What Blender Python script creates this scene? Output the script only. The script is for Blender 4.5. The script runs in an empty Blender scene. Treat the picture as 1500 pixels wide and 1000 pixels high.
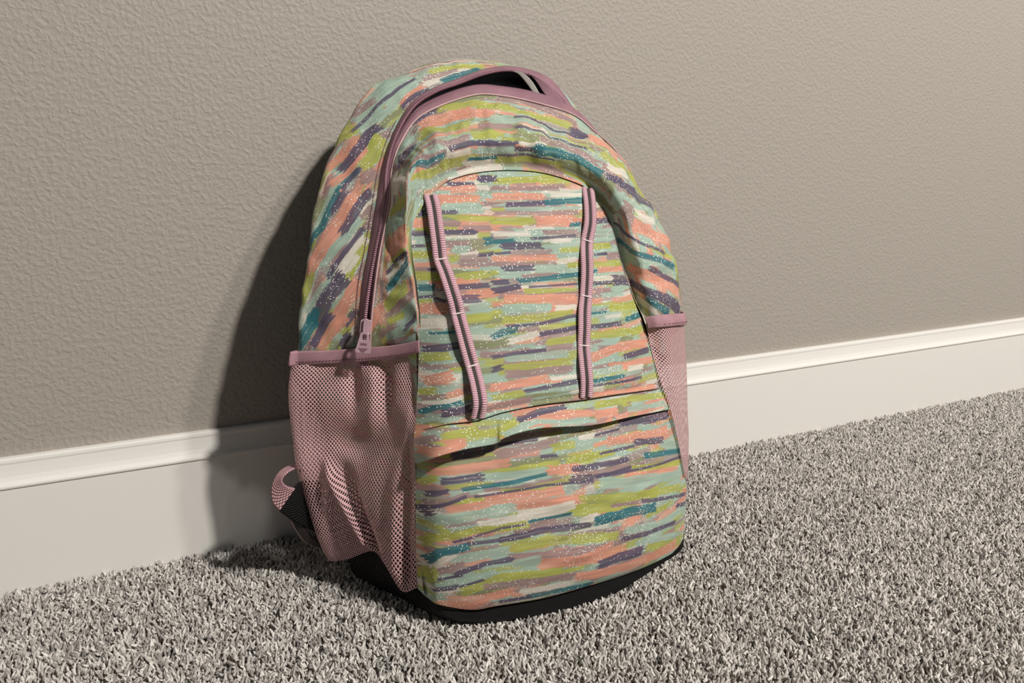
import bpy, math, random
import numpy as np
from mathutils import Matrix

# ------------------------------------------------------------------ camera
C = bpy.context.scene.collection
FPX = 1130.0                                   # focal length in pixels of a 1500x1000 frame
PITCH, YAW = math.radians(12.813), math.radians(26.1146)
CAM = np.array([0.0, -0.7210, 0.3526])
fw = np.array([math.sin(YAW)*math.cos(PITCH), math.cos(YAW)*math.cos(PITCH), -math.sin(PITCH)])
rt = np.array([math.cos(YAW), -math.sin(YAW), 0.0])
up = np.cross(rt, fw)
cam_d = bpy.data.cameras.new('camera'); cam = bpy.data.objects.new('camera', cam_d); C.objects.link(cam)
cam_d.sensor_width = 36.0; cam_d.lens = FPX/1500*36; cam_d.clip_start = 0.02
cam.matrix_world = Matrix([[rt[i], up[i], -fw[i], CAM[i]] for i in range(3)] + [[0, 0, 0, 1]])
bpy.context.scene.camera = cam
# ------------------------------------------------------------------ light
sc = bpy.context.scene
sc.view_settings.view_transform = 'Standard'; sc.view_settings.look = 'None'
sc.view_settings.gamma = 1.0; sc.view_settings.use_curve_mapping = False
sc.view_settings.exposure = 0.0
world = bpy.data.worlds.new('room_light'); sc.world = world; world.use_nodes = True
bg = world.node_tree.nodes['Background']; bg.inputs[0].default_value = (0.70, 0.87, 1.0, 1); bg.inputs[1].default_value = 0.05
def lamp(name, loc, watts, radius, col):
    d = bpy.data.lights.new(name, 'POINT'); d.energy = watts; d.shadow_soft_size = radius; d.color = col
    o = bpy.data.objects.new(name, d); C.objects.link(o); o.location = loc
    return o
lamp('ceiling_lamp', (1.24, -2.22, 2.32), 330, 0.085, (1.0, 0.97, 0.925))
lamp('ceiling_lamp', (1.62, -2.10, 2.32), 110, 0.085, (1.0, 0.97, 0.925))

# ------------------------------------------------------------------ helpers
rng = np.random.default_rng(7)
def at(px, py, y):
    """real point seen at a photo pixel, at distance y from the wall"""
    d = fw + rt*(px-750)/FPX + up*(500-py)/FPX
    return CAM + d*((y-CAM[1])/d[1])
def pts(*l):
    """control points: (px, py, y) seen in the photo, or ('w', X, Y, Z) in metres"""
    r = []
    for q in l:
        if q[0] == 'w': r.append(np.array(q[1:], float)); continue
        px, py, y = q
        if px < 617:                                    # near side: shallower and turned a little to the front
            w = min(1, max(0, (py-200)/220)); w = w*w*(3-2*w); y = y*(1-w)+(-.047+.68*y)*w
        r.append(at(px, py, y))
    return np.array(r)
def spline(p, n, t=None):
    """Catmull-Rom through the points of p (k, ...), parameter = index"""
    p = np.asarray(p, float); k = len(p)
    if t is None: t = np.linspace(0, k-1, n)
    i = np.clip(np.floor(t).astype(int), 0, k-2); f = (t-i).reshape((-1,)+(1,)*(p.ndim-1))
    e = np.concatenate([[2*p[0]-p[1]], p, [2*p[-1]-p[-2]]])
    a, b, c, d = e[i], e[i+1], e[i+2], e[i+3]
    return 0.5*((2*b)+(c-a)*f+(2*a-5*b+4*c-d)*f*f+(-a+3*b-3*c+d)*f**3)
def resample(p, n):
    """points at equal arc length along a spline"""
    q = spline(p, 40*len(p)); s = np.concatenate([[0], np.cumsum(np.linalg.norm(np.diff(q, axis=0), axis=1))])
    u = np.linspace(0, s[-1], n)
    return np.stack([np.interp(u, s, q[:, i]) for i in range(q.shape[1])], 1)
def loft(rows, n, m):
    """rows of equally many stations -> (m, n, 3) surface"""
    r = np.stack([spline(x, n) for x in rows])
    return spline(r, m)
def coons(bot, top, left, right, n, m):
    """four boundary curves (bot/top run left to right, left/right run bottom to top)"""
    b, t = resample(bot, n), resample(top, n); l, r = resample(left, m), resample(right, m)
    s = np.linspace(0, 1, n)[None, :, None]; v = np.linspace(0, 1, m)[:, None, None]
    return ((1-v)*b[None]+v*t[None]+(1-s)*l[:, None]+s*r[:, None]
            - (1-s)*(1-v)*b[0]-s*(1-v)*b[-1]-(1-s)*v*t[0]-s*v*t[-1])
def normals(g):
    du = np.gradient(g, axis=1); dv = np.gradient(g, axis=0)
    n = np.cross(du, dv); return n/np.maximum(np.linalg.norm(n, axis=2, keepdims=True), 1e-9)
def arc(g):
    """fabric coordinates in mm: along (axis 1) and across (axis 0)"""
    a = np.concatenate([[0], np.cumsum(np.linalg.norm(np.diff(g[g.shape[0]//2], axis=0), axis=1))])
    d = np.linalg.norm(np.diff(g, axis=0), axis=2).mean(1); b = np.concatenate([[0], np.cumsum(d)])
    return np.broadcast_to(a[None, :]*1000, g.shape[:2]), np.broadcast_to(b[:, None]*1000, g.shape[:2])
def gauss(x, c, w): return np.exp(-((x-c)/w)**2)
def sm(x, a, b):
    t = np.clip((x-a)/(b-a), 0, 1); return t*t*(3-2*t)
def vnoise(x, y, seed):
    """smooth value noise in -1..1"""
    r = np.random.default_rng(seed).random((64, 64))*2-1
    xi, yi = np.floor(x).astype(int), np.floor(y).astype(int); fx, fy = x-xi, y-yi
    fx, fy = fx*fx*(3-2*fx), fy*fy*(3-2*fy); g = lambda a, b: r[a % 64, b % 64]
    return (g(xi, yi)*(1-fx)+g(xi+1, yi)*fx)*(1-fy)+(g(xi, yi+1)*(1-fx)+g(xi+1, yi+1)*fx)*fy

def mesh_from(name, v, quads, mat, parent, uv=None, col=None, kind=None, tris=None, smooth=True):
    me = bpy.data.meshes.new(name); v = np.asarray(v, np.float32).reshape(-1, 3); quads = np.asarray(quads, np.int32)
    w = quads.shape[1]
    me.vertices.add(len(v)); me.vertices.foreach_set('co', v.ravel())
    me.loops.add(quads.size); me.loops.foreach_set('vertex_index', quads.ravel())
    me.polygons.add(len(quads)); me.polygons.foreach_set('loop_start', np.arange(0, quads.size, w, dtype=np.int32))
    me.polygons.foreach_set('loop_total', np.full(len(quads), w, np.int32))
    me.polygons.foreach_set('use_smooth', np.full(len(quads), smooth))
    me.update(calc_edges=True)
    if uv is not None:
        u = me.uv_layers.new(name='fabric'); u.data.foreach_set('uv', np.asarray(uv, np.float32).reshape(-1, 2)[quads.ravel()].ravel())
    if col is not None:
        c = me.color_attributes.new('print', 'FLOAT_COLOR', 'POINT')
        c.data.foreach_set('color', np.concatenate([col.reshape(-1, 3), np.ones((len(v), 1))], 1).astype(np.float32).ravel())
    me.validate()
    o = bpy.data.objects.new(name, me); C.objects.link(o); o.parent = parent
    if mat: me.materials.append(mat)
    if kind: o['kind'] = kind
    return o
def grid_quads(m, n, wrap=False):
    i = np.arange(m*n).reshape(m, n)
    if wrap: i = np.concatenate([i, i[:, :1]], 1)
    return np.stack([i[:-1, :-1], i[:-1, 1:], i[1:, 1:], i[1:, :-1]], -1).reshape(-1, 4)
def surf(name, g, mat, parent, fab=None, col=None, thick=0, kind=None, flip=False):
    m, n = g.shape[:2]
    if fab is None: fab = arc(g)
    q = grid_quads(m, n)
    if flip: q = q[:, ::-1]
    o = mesh_from(name, g, q, mat, parent, np.stack([fab[0]*0.001, fab[1]*0.001], -1), col, kind)
    if thick:
        s = o.modifiers.new('thickness', 'SOLIDIFY'); s.thickness = thick; s.offset = 0
    return o
def tube(path, radius, seg=8, n=None, closed_ends=True):
    """verts and quads of a tube along a path; radius scalar or per point"""
    p = np.asarray(path, float); n = len(p); r = np.broadcast_to(np.asarray(radius, float), (n,))
    t = np.gradient(p, axis=0); t /= np.maximum(np.linalg.norm(t, axis=1, keepdims=True), 1e-9)
    a = np.cross(t, [0.13, 0.31, 0.94]); a /= np.linalg.norm(a, axis=1, keepdims=True); b = np.cross(t, a)
    th = np.linspace(0, 2*np.pi, seg, endpoint=False)
    v = p[:, None]+r[:, None, None]*(np.cos(th)[None, :, None]*a[:, None]+np.sin(th)[None, :, None]*b[:, None])
    return v.reshape(-1, 3), grid_quads(n, seg, True)
def ribbon(path, side, half, n=None):
    """flat strip around a path: side = across direction per point"""
    p = np.asarray(path); return np.stack([p-side*half, p+side*half])
def unit(v): return v/np.maximum(np.linalg.norm(v, axis=-1, keepdims=True), 1e-9)
def box_mesh(name, size, mat, parent, loc=(0, 0, 0), bevel=0.0005, M=None):
    x, y, z = [s/2 for s in size]
    v = np.array([[sx*x, sy*y, sz*z] for sz in (-1, 1) for sx, sy in ((-1, -1), (1, -1), (1, 1), (-1, 1))])
    q = [[3, 2, 1, 0], [4, 5, 6, 7], [0, 1, 5, 4], [1, 2, 6, 5], [2, 3, 7, 6], [3, 0, 4, 7]]
    if M is not None: v = v@np.array(M).T
    o = mesh_from(name, v+np.array(loc), q, mat, parent, smooth=False)
    if bevel:
        b = o.modifiers.new('bevel', 'BEVEL'); b.width = bevel; b.segments = 2
    return o
def prism(name, outline, thick, M, loc, mat, parent, holes=(), bevel=0.0003):
    """extruded outline (2-D, metres) placed by matrix columns M; a hole makes a ring with equal vertex count"""
    o2 = np.asarray(outline); n = len(o2)
    if len(holes):
        h = np.asarray(holes); v = np.concatenate([np.c_[o2, np.full(n, -thick/2)], np.c_[h, np.full(n, -thick/2)], np.c_[o2, np.full(n, thick/2)], np.c_[h, np.full(n, thick/2)]])
        q = []
        for i in range(n):
            j = (i+1) % n
            q += [[i, n+i, n+j, j], [2*n+i, 2*n+j, 3*n+j, 3*n+i], [i, j, 2*n+j, 2*n+i], [n+j, n+i, 3*n+i, 3*n+j]]
    else:
        c = o2.mean(0); v = np.concatenate([np.c_[o2, np.full(n, -thick/2)], np.c_[o2, np.full(n, thick/2)], [[c[0], c[1], -thick/2], [c[0], c[1], thick/2]]])
        q = []
        for i in range(n):
            j = (i+1) % n; q += [[i, j, n+j, n+i], [j, i, 2*n, 2*n], [n+i, n+j, 2*n+1, 2*n+1]]
    me = bpy.data.meshes.new(name); w = v@np.array(M).T+np.array(loc)
    me.from_pydata(w.tolist(), [], [tuple(dict.fromkeys(f)) for f in q]); me.update()
    o = bpy.data.objects.new(name, me); C.objects.link(o); o.parent = parent; me.materials.append(mat)
    if bevel:
        b = o.modifiers.new('bevel', 'BEVEL'); b.width = bevel; b.segments = 2; b.limit_method = 'ANGLE'
    return o
def tag(o, label, cat, kind=None, group=None):
    o['label'] = label; o['category'] = cat
    if kind: o['kind'] = kind
    if group: o['group'] = group
    return o

# ------------------------------------------------------------------ materials
def srgb(r, g, b):
    f = lambda c: (c/255/12.92 if c/255 <= 0.04045 else ((c/255+0.055)/1.055)**2.4)
    return (f(r), f(g), f(b))
class NT:
    def __init__(s, name, rough=0.8, spec=0.3):
        s.m = bpy.data.materials.new(name); s.m.use_nodes = True; s.t = s.m.node_tree
        s.b = s.t.nodes['Principled BSDF']; s.b.inputs['Roughness'].default_value = rough
        s.b.inputs['Specular IOR Level'].default_value = spec
    def n(s, typ, **kw):
        x = s.t.nodes.new('ShaderNode'+typ)
        for k, v in kw.items():
            if k.startswith('i_'):
                key = k[2:].replace('_', ' ')
                x.inputs[int(key) if key.isdigit() else key].default_value = v
            else: setattr(x, k, v)
        return x
    def l(s, a, b): s.t.links.new(a, b)
    def math(s, op, a, b=None, c=None):
        x = s.n('Math', operation=op)
        for i, v in enumerate((a, b, c)):
            if v is None: continue
            if isinstance(v, (int, float)): x.inputs[i].default_value = v
            else: s.l(v, x.inputs[i])
        return x.outputs[0]
    def bump(s, h, strength, dist, prev=None):
        x = s.n('Bump', i_Strength=strength, i_Distance=dist); s.l(h, x.inputs['Height'])
        if prev is not None: s.l(prev, x.inputs['Normal'])
        return x.outputs[0]
    def col(s, c):
        if isinstance(c, tuple): s.b.inputs['Base Color'].default_value = (*c, 1)
        else: s.l(c, s.b.inputs['Base Color'])
    def ramp(s, fac, stops):
        x = s.n('ValToRGB'); s.l(fac, x.inputs[0]); e = x.color_ramp.elements
        while len(e) < len(stops): e.new(0.5)
        for k, (p, c) in zip(e, stops): k.position = p; k.color = (*c, 1)
        return x.outputs[0]

def mat_wall():
    a = NT('greige_wall_paint', 0.62, 0.3); tc = a.n('TexCoord').outputs['Object']
    n1 = a.n('TexNoise', i_Scale=260.0, i_Detail=1.5, i_Roughness=0.45, i_Distortion=0.3); a.l(tc, n1.inputs[0])
    n2 = a.n('TexNoise', i_Scale=110.0, i_Detail=1.5, i_Roughness=0.5); a.l(tc, n2.inputs[0])
    r1 = a.ramp(n1.outputs[0], [(0.40, (0, 0, 0)), (0.68, (1, 1, 1))])
    h = a.math('ADD', a.math('MULTIPLY', r1, 0.6), a.math('MULTIPLY', n2.outputs[0], 0.5))
    a.l(a.bump(h, 0.5, 0.0012), a.b.inputs['Normal']); a.col((0.405, 0.365, 0.318)); return a.m
def mat_trim():
    a = NT('white_semi_gloss_trim', 0.32, 0.5); tc = a.n('TexCoord').outputs['Object']
    n1 = a.n('TexNoise', i_Scale=25.0, i_Detail=2.0); a.l(tc, n1.inputs[0])
    a.l(a.bump(n1.outputs[0], 0.08, 0.002), a.b.inputs['Normal']); a.col((0.86, 0.825, 0.77)); return a.m
def mat_tuft():
    a = NT('carpet_yarn', 0.95, 0.1); oi = a.n('ObjectInfo')
    c = a.ramp(oi.outputs['Random'], [(0.0, (0.24, 0.222, 0.205)), (0.35, (0.45, 0.415, 0.38)), (0.7, (0.61, 0.57, 0.525)), (1.0, (0.82, 0.78, 0.725))])
    a.col(c); return a.m
def mat_backing():
    a = NT('carpet_backing', 0.95, 0.05); tc = a.n('TexCoord').outputs['Object']
    n1 = a.n('TexNoise', i_Scale=300.0, i_Detail=2.0); a.l(tc, n1.inputs[0])
    a.col(a.ramp(n1.outputs[0], [(0.3, (0.10, 0.09, 0.08)), (0.7, (0.22, 0.2, 0.18))])); return a.m
def mat_carpet():
    a = NT('carpet_beyond_the_pile', 0.95, 0.05); tc = a.n('TexCoord').outputs['Object']
    n1 = a.n('TexNoise', i_Scale=260.0, i_Detail=2.0); a.l(tc, n1.inputs[0])
    a.col(a.ramp(n1.outputs[0], [(0.35, (0.13, 0.12, 0.11)), (0.65, (0.40, 0.37, 0.34))])); return a.m
def weave(a, scale, strength, dist, prev=None):
    uv = a.n('UVMap', uv_map='fabric').outputs[0]
    mp = a.n('Mapping'); mp.inputs['Scale'].default_value = (scale, scale, scale); a.l(uv, mp.inputs[0])
    sp = a.n('SeparateXYZ'); a.l(mp.outputs[0], sp.inputs[0])
    w = a.math('MULTIPLY', a.math('SINE', sp.outputs[0]), a.math('SINE', sp.outputs[1]))
    return a.bump(w, strength, dist, prev)
def mat_print():
    """printed polyester: the print is the mesh's own colour attribute; silver glitter dots are printed on top"""
    a = NT('brush_stroke_print_fabric', 0.72, 0.25)
    pc = a.n('VertexColor', layer_name='print').outputs[0]
    uv = a.n('UVMap', uv_map='fabric').outputs[0]
    v = a.n('TexVoronoi', feature='F1', i_Scale=900.0, i_Randomness=1.0); v.voronoi_dimensions = '2D'; a.l(uv, v.inputs['Vector'])
    sep = a.n('SeparateColor'); a.l(v.outputs['Color'], sep.inputs[0])
    n = a.n('TexNoise', i_Scale=28.0, i_Detail=1.0); a.l(uv, n.inputs[0])
    thr = a.math('SUBTRACT', 1.17, a.math('MULTIPLY', n.outputs[0], 0.46))
    on = a.math('MULTIPLY', a.math('GREATER_THAN', sep.outputs[0], thr), a.math('LESS_THAN', v.outputs['Distance'], 0.36))
    mix = a.n('Mix', data_type='RGBA'); a.l(on, mix.inputs[0]); a.l(pc, mix.inputs[6]); mix.inputs[7].default_value = (0.86, 0.86, 0.80, 1)
    a.col(mix.outputs[2])
    a.l(a.math('SUBTRACT', 0.72, a.math('MULTIPLY', on, 0.27)), a.b.inputs['Roughness'])
    a.l(weave(a, 5200.0, 0.12, 0.0003), a.b.inputs['Normal']); return a.m
def mat_cloth(name, c, rough=0.8, wscale=3500.0, strength=0.35, dist=0.0004):
    a = NT(name, rough, 0.25); uv = a.n('UVMap', uv_map='fabric').outputs[0]
    n = a.n('TexNoise', i_Scale=60.0, i_Detail=3.0); a.l(uv, n.inputs[0])
    a.col(a.ramp(n.outputs[0], [(0.3, tuple(x*0.85 for x in c)), (0.7, tuple(min(1, x*1.12) for x in c))]))
    a.l(weave(a, wscale, strength, dist), a.b.inputs['Normal']); return a.m
def mat_plain(name, c, rough=0.4, spec=0.5, metal=0.0):
    a = NT(name, rough, spec); tc = a.n('TexCoord').outputs['Object']
    n = a.n('TexNoise', i_Scale=80.0, i_Detail=2.0); a.l(tc, n.inputs[0])
    a.col(a.ramp(n.outputs[0], [(0.3, tuple(x*0.9 for x in c)), (0.7, tuple(min(1, x*1.08) for x in c))]))
    a.b.inputs['Metallic'].default_value = metal; return a.m
def mat_mesh():
    """open knitted mesh: staggered holes are really open (transparent)"""
    a = NT('pink_mesh_knit', 0.5, 0.35); uv = a.n('UVMap', uv_map='fabric').outputs[0]
    sp = a.n('SeparateXYZ'); a.l(uv, sp.inputs[0])
    P = 2*math.pi/0.0036
    x = a.math('MULTIPLY', sp.outputs[0], P); y = a.math('MULTIPLY', sp.outputs[1], P*1.2)
    w = a.math('MULTIPLY', a.math('COSINE', x), a.math('COSINE', y))
    hole = a.math('GREATER_THAN', w, 0.16)
    a.col((0.69, 0.41, 0.415))
    a.l(a.bump(w, 0.5, -0.0006), a.b.inputs['Normal'])
    tr = a.n('BsdfTransparent'); mx = a.n('MixShader'); a.l(hole, mx.inputs[0]); a.l(a.b.outputs[0], mx.inputs[1]); a.l(tr.outputs[0], mx.inputs[2])
    a.l(mx.outputs[0], a.t.nodes['Material Output'].inputs[0]); return a.m

def mat_rib():
    a = NT('pink_ribbed_webbing_edge', 0.5, 0.4); uv = a.n('UVMap', uv_map='fabric').outputs[0]
    sp = a.n('SeparateXYZ'); a.l(uv, sp.inputs[0])
    w = a.math('SINE', a.math('MULTIPLY', sp.outputs[0], 2*math.pi/0.0017))
    a.col(a.ramp(a.math('MULTIPLY_ADD', w, 0.5, 0.5), [(0.15, (0.32, 0.15, 0.18)), (0.55, (0.68, 0.42, 0.47))])); return a.m

M = dict(wall=mat_wall(), trim=mat_trim(), tuft=mat_tuft(), backing=mat_backing(), carpet=mat_carpet(), print=mat_print(), mesh=mat_mesh(),
         mauve=mat_cloth('mauve_binding', (0.45, 0.25, 0.28), 0.6), tape=mat_cloth('mauve_zipper_tape', (0.31, 0.165, 0.195), 0.6),
         coil=mat_plain('mauve_zipper_coil', (0.42, 0.23, 0.28), 0.35), pinkweb=mat_cloth('pink_webbing', (0.60, 0.34, 0.36), 0.6, 2600.0, 0.8, 0.0008),
         rib=mat_rib(), groove=mat_cloth('dark_webbing_core', (0.055, 0.05, 0.045), 0.7),
         black=mat_cloth('black_ballistic_nylon', (0.011, 0.010, 0.010), 0.65, 2200.0, 0.9, 0.0008), lining=mat_cloth('black_lining', (0.010, 0.010, 0.013), 0.8),
         grey=mat_cloth('grey_seam_binding', (0.36, 0.33, 0.30), 0.8), pull=mat_plain('mauve_enamel_pull', (0.55, 0.36, 0.40), 0.3, 0.5, 0.2),
         thread=mat_plain('pale_thread', (0.72, 0.60, 0.58), 0.7), stitch=mat_plain('dark_mauve_thread', (0.22, 0.10, 0.13), 0.7),
         rosepipe=mat_plain('pale_rose_piping', (0.55, 0.36, 0.36), 0.6, 0.3), buckle=mat_plain('dark_plastic', (0.03, 0.02, 0.02), 0.35))

# ------------------------------------------------------------------ the setting
WALL_Y = 0.012
wall = mesh_from('wall_back', [(-4, WALL_Y, -0.02), (6, WALL_Y, -0.02), (6, WALL_Y, 2.4), (-4, WALL_Y, 2.4),
                               (-4, WALL_Y+0.1, -0.02), (6, WALL_Y+0.1, -0.02), (6, WALL_Y+0.1, 2.4), (-4, WALL_Y+0.1, 2.4)],
                 [[0, 1, 2, 3], [5, 4, 7, 6], [4, 0, 3, 7], [1, 5, 6, 2], [3, 2, 6, 7], [4, 5, 1, 0]], M['wall'], None, smooth=False)
tag(wall, 'greige painted wall with orange peel texture behind the backpack', 'wall', 'structure')
# baseboard: extruded profile (y, z)
prof = [(WALL_Y, -0.012), (0.0, -0.012), (0.0, 0.0905), (-0.0012, 0.0912), (-0.0016, 0.0925), (-0.0012, 0.0938), (0.0005, 0.0946), (0.0022, 0.0965), (0.0036, 0.100), (0.0046, 0.105),
        (0.0053, 0.1100), (0.0050, 0.1118), (0.0054, 0.1138), (0.0068, 0.1150), (0.0090, 0.1153), (WALL_Y, 0.1153)]
pv = [(x, y, z) for x in (-4.0, 6.0) for y, z in prof]; npf = len(prof)
bq = [[i, i+1, npf+i+1, npf+i] for i in range(npf-1)]
base = mesh_from('baseboard_back', pv, [q[::-1] for q in bq], M['trim'], None, smooth=False)
tag(base, 'white baseboard with beaded top edge along the wall', 'baseboard', 'structure')
floor = mesh_from('floor', [(-4, -3.5, -0.009), (6, -3.5, -0.009), (6, WALL_Y, -0.009), (-4, WALL_Y, -0.009)], [[0, 1, 2, 3]], M['carpet'], None, smooth=False)
tag(floor, 'grey beige carpeted floor in front of the wall', 'floor', 'structure')

def tuft_mesh(k):
    r = np.random.default_rng(100+k); n = 5; seg = 5
    t = np.linspace(0, 1, n); lean = r.uniform(0.2, 0.7); a = r.uniform(0, 6.28)
    path = np.stack([lean*0.007*t**1.6*np.cos(a)+0.0007*np.sin(5*t+a), lean*0.007*t**1.6*np.sin(a)+0.0007*np.cos(5*t), 0.0090*t], 1)
    rad = 0.00112*np.array([0.8, 1.05, 1.1, 0.95, 0.45])
    v, q = tube(path, rad, seg)
    v = np.concatenate([v, [path[-1]+[0, 0, 0.0004]]]); tip = len(v)-1; l0 = (n-1)*seg
    me = bpy.data.meshes.new('tuft'); me.from_pydata(v.tolist(), [], [tuple(x) for x in q.tolist()]+[(l0+i, l0+(i+1) % seg, tip) for i in range(seg)])
    me.polygons.foreach_set('use_smooth', np.ones(len(me.polygons), bool)); me.materials.append(M['tuft']); return me
def carpet_pile():
    """one stuff object: tufts scattered by geometry nodes over the floor"""
    hid = bpy.data.collections.new('tuft_kinds')
    for k in range(6):
        o = bpy.data.objects.new('tuft', tuft_mesh(k)); hid.objects.link(o)
    x0, x1, y0, y1 = -1.1, 3.1, -1.2, -0.001
    o = mesh_from('carpet_pile', [(x0, y0, -0.0088), (x1, y0, -0.0088), (x1, y1, -0.0088), (x0, y1, -0.0088)], [[0, 1, 2, 3]], M['backing'], floor, kind='stuff')
    g = bpy.data.node_groups.new('carpet_pile', 'GeometryNodeTree')
    g.interface.new_socket('Geometry', in_out='INPUT', socket_type='NodeSocketGeometry'); g.interface.new_socket('Geometry', in_out='OUTPUT', socket_type='NodeSocketGeometry')
    N = lambda t: g.nodes.new(t)
    gi, go = N('NodeGroupInput'), N('NodeGroupOutput')
    d = N('GeometryNodeDistributePointsOnFaces'); d.inputs['Density'].default_value = 185000.0
    ci = N('GeometryNodeCollectionInfo'); ci.inputs['Collection'].default_value = hid; ci.inputs['Separate Children'].default_value = True; ci.inputs['Reset Children'].default_value = True
    ip = N('GeometryNodeInstanceOnPoints'); ip.inputs['Pick Instance'].default_value = True
    rv = N('FunctionNodeRandomValue'); rv.data_type = 'FLOAT_VECTOR'; rv.inputs[0].default_value = (-0.3, -0.3, 0); rv.inputs[1].default_value = (0.3, 0.3, 6.283)
    rs = N('FunctionNodeRandomValue'); rs.data_type = 'FLOAT'; rs.inputs[2].default_value = 0.75; rs.inputs[3].default_value = 1.15
    ri = N('FunctionNodeRandomValue'); ri.data_type = 'INT'; ri.inputs[4].default_value = 0; ri.inputs[5].default_value = 5
    jn = N('GeometryNodeJoinGeometry')
    L = g.links.new
    L(gi.outputs[0], d.inputs['Mesh']); L(d.outputs['Points'], ip.inputs['Points']); L(ci.outputs[0], ip.inputs['Instance'])
    L(ri.outputs[2], ip.inputs['Instance Index']); L(rv.outputs[0], ip.inputs['Rotation']); L(rs.outputs[1], ip.inputs['Scale'])
    L(gi.outputs[0], jn.inputs[0]); L(ip.outputs[0], jn.inputs[0]); L(jn.outputs[0], go.inputs[0])
    md = o.modifiers.new('pile', 'NODES'); md.node_group = g
carpet_pile()

#GEOMETRY
# ------------------------------------------------------------------ the backpack: surfaces
# upper front (horseshoe round the arch seam), stations run left -> top -> right
Zf = pts((541, 540, -.136), (543, 480, -.146), (549, 420, -.143), (557, 365, -.137), (570, 300, -.127), (574, 248, -.114), (589, 205, -.104), (620, 168, -.096), (690, 141, -.090), (740, 142, -.090),
         (795, 154, -.090), (840, 169, -.092), (869, 192, -.095), ('w', .418, -.090, .366), ('w', .438, -.090, .340), ('w', .455, -.092, .300), ('w', .466, -.095, .262), ('w', .474, -.098, .220), ('w', .472, -.100, .170))
Mf = pts((575, 540, -.148), (575, 480, -.160), (574, 420, -.157), (574, 365, -.151), (579, 300, -.142), (585, 250, -.131), (603, 212, -.122), (640, 185, -.117), (695, 163, -.112), (740, 163, -.112),
         (793, 176, -.112), (838, 194, -.112), (879, 207, -.110), (917, 247, -.113), (942, 284, -.116), (972, 338, -.119), (989, 388, -.122), (998, 455, -.125), (990, 520, -.120))
Sf = pts((611, 535, -.172), (609, 480, -.181), (603, 420, -.175), (594, 365, -.168), (594, 300, -.160), (601, 250, -.153), (622, 224, -.150), (655, 210, -.150), (700, 203, -.148), (745, 203, -.148),
         (795, 210, -.148), (840, 225, -.148), (880, 252, -.153), (906, 282, -.157), (924, 316, -.162), (940, 362, -.168), (952, 403, -.174), (966, 455, -.178), (974, 520, -.166))
Af = pts((613, 530, -.174), (611, 481, -.179), (606, 420, -.173), (598, 366, -.165), (599, 330, -.158), (611, 308, -.152), (628, 284, -.147), (656, 262, -.143), (700, 250, -.140), (750, 247, -.140),
         (800, 252, -.140), (848, 268, -.142), (872, 284, -.141), (886, 303, -.142), (897, 325, -.145), (906, 358, -.150), (914, 394, -.156), (930, 440, -.166), (951, 500, -.178))
g_upper = loft([Zf, Mf, Sf, Af], 1250, 150)
# gusset behind the zipper
Zt = pts((522, 540, -.126), (526, 480, -.130), (530, 420, -.127), (540, 365, -.121), (551, 300, -.113), (560, 245, -.103), (576, 195, -.093), (602, 152, -.083), (635, 129, -.076), (670, 116, -.069),
         (705, 103, -.064), (740, 97, -.060), (775, 102, -.060), (805, 115, -.062), (828, 141, -.066), (848, 174, -.068), (880, 217, -.070), (935, 305, -.073), (960, 380, -.076), (975, 470, -.080))
Gb = pts((432, 540, -.088), (439, 480, -.084), (444, 420, -.081), (451, 365, -.077), (463, 300, -.071), (479, 245, -.064), (505, 187, -.056), (543, 131, -.046), (590, 111, -.040), (632, 97, -.036),
         (675, 96, -.034), ('w', .330, -.030, .437), ('w', .360, -.030, .428), ('w', .385, -.030, .413), ('w', .412, -.032, .388), ('w', .437, -.036, .355), ('w', .458, -.042, .310), ('w', .472, -.048, .265), ('w', .482, -.054, .220), ('w', .488, -.060, .160))
lin = lambda a, b, f: a*(1-f)+b*f
out = np.array([.31, -.05, .22])
def puff(p, amt):
    d = p-out; d[:, 1] *= 0; return p+unit(d)*amt
G1 = puff(lin(Zt, Gb, 0.33), .005); G2 = puff(lin(Zt, Gb, 0.70), .006)
Bk = Gb+np.array([0, .022, 0])+(np.array([.31, 0, .2])-Gb)*np.array([.07, 0, .07])
g_gusset = loft([Bk, Gb, G2, G1, Zt], 1500, 180)
# zipper tapes
Zr = pts((531, 540, -.134), (534, 480, -.141), (541, 420, -.138), (551, 365, -.132), (563, 300, -.123), (567, 245, -.111), (581, 197, -.101), (606, 156, -.092), (638, 134, -.085), (672, 122, -.078),
         (707, 109, -.074), (740, 103, -.070), (772, 108, -.071), (800, 122, -.073), (826, 147, -.076), (845, 177, -.079), (876, 221, -.081), (930, 308, -.083), (955, 382, -.086), (970, 470, -.090))
Zg = pts((536, 540, -.130), (541, 480, -.139), (545, 420, -.136), (552, 365, -.130), (562, 300, -.121), (566, 248, -.108), (580, 202, -.097), (614, 158, -.087), (688, 128, -.080), (740, 129, -.080),
         (795, 140, -.080), (838, 158, -.082), (868, 187, -.086), ('w', .410, -.082, .372), ('w', .430, -.082, .343), ('w', .448, -.084, .300), ('w', .460, -.086, .262), ('w', .468, -.090, .220), ('w', .472, -.094, .170))
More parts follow.
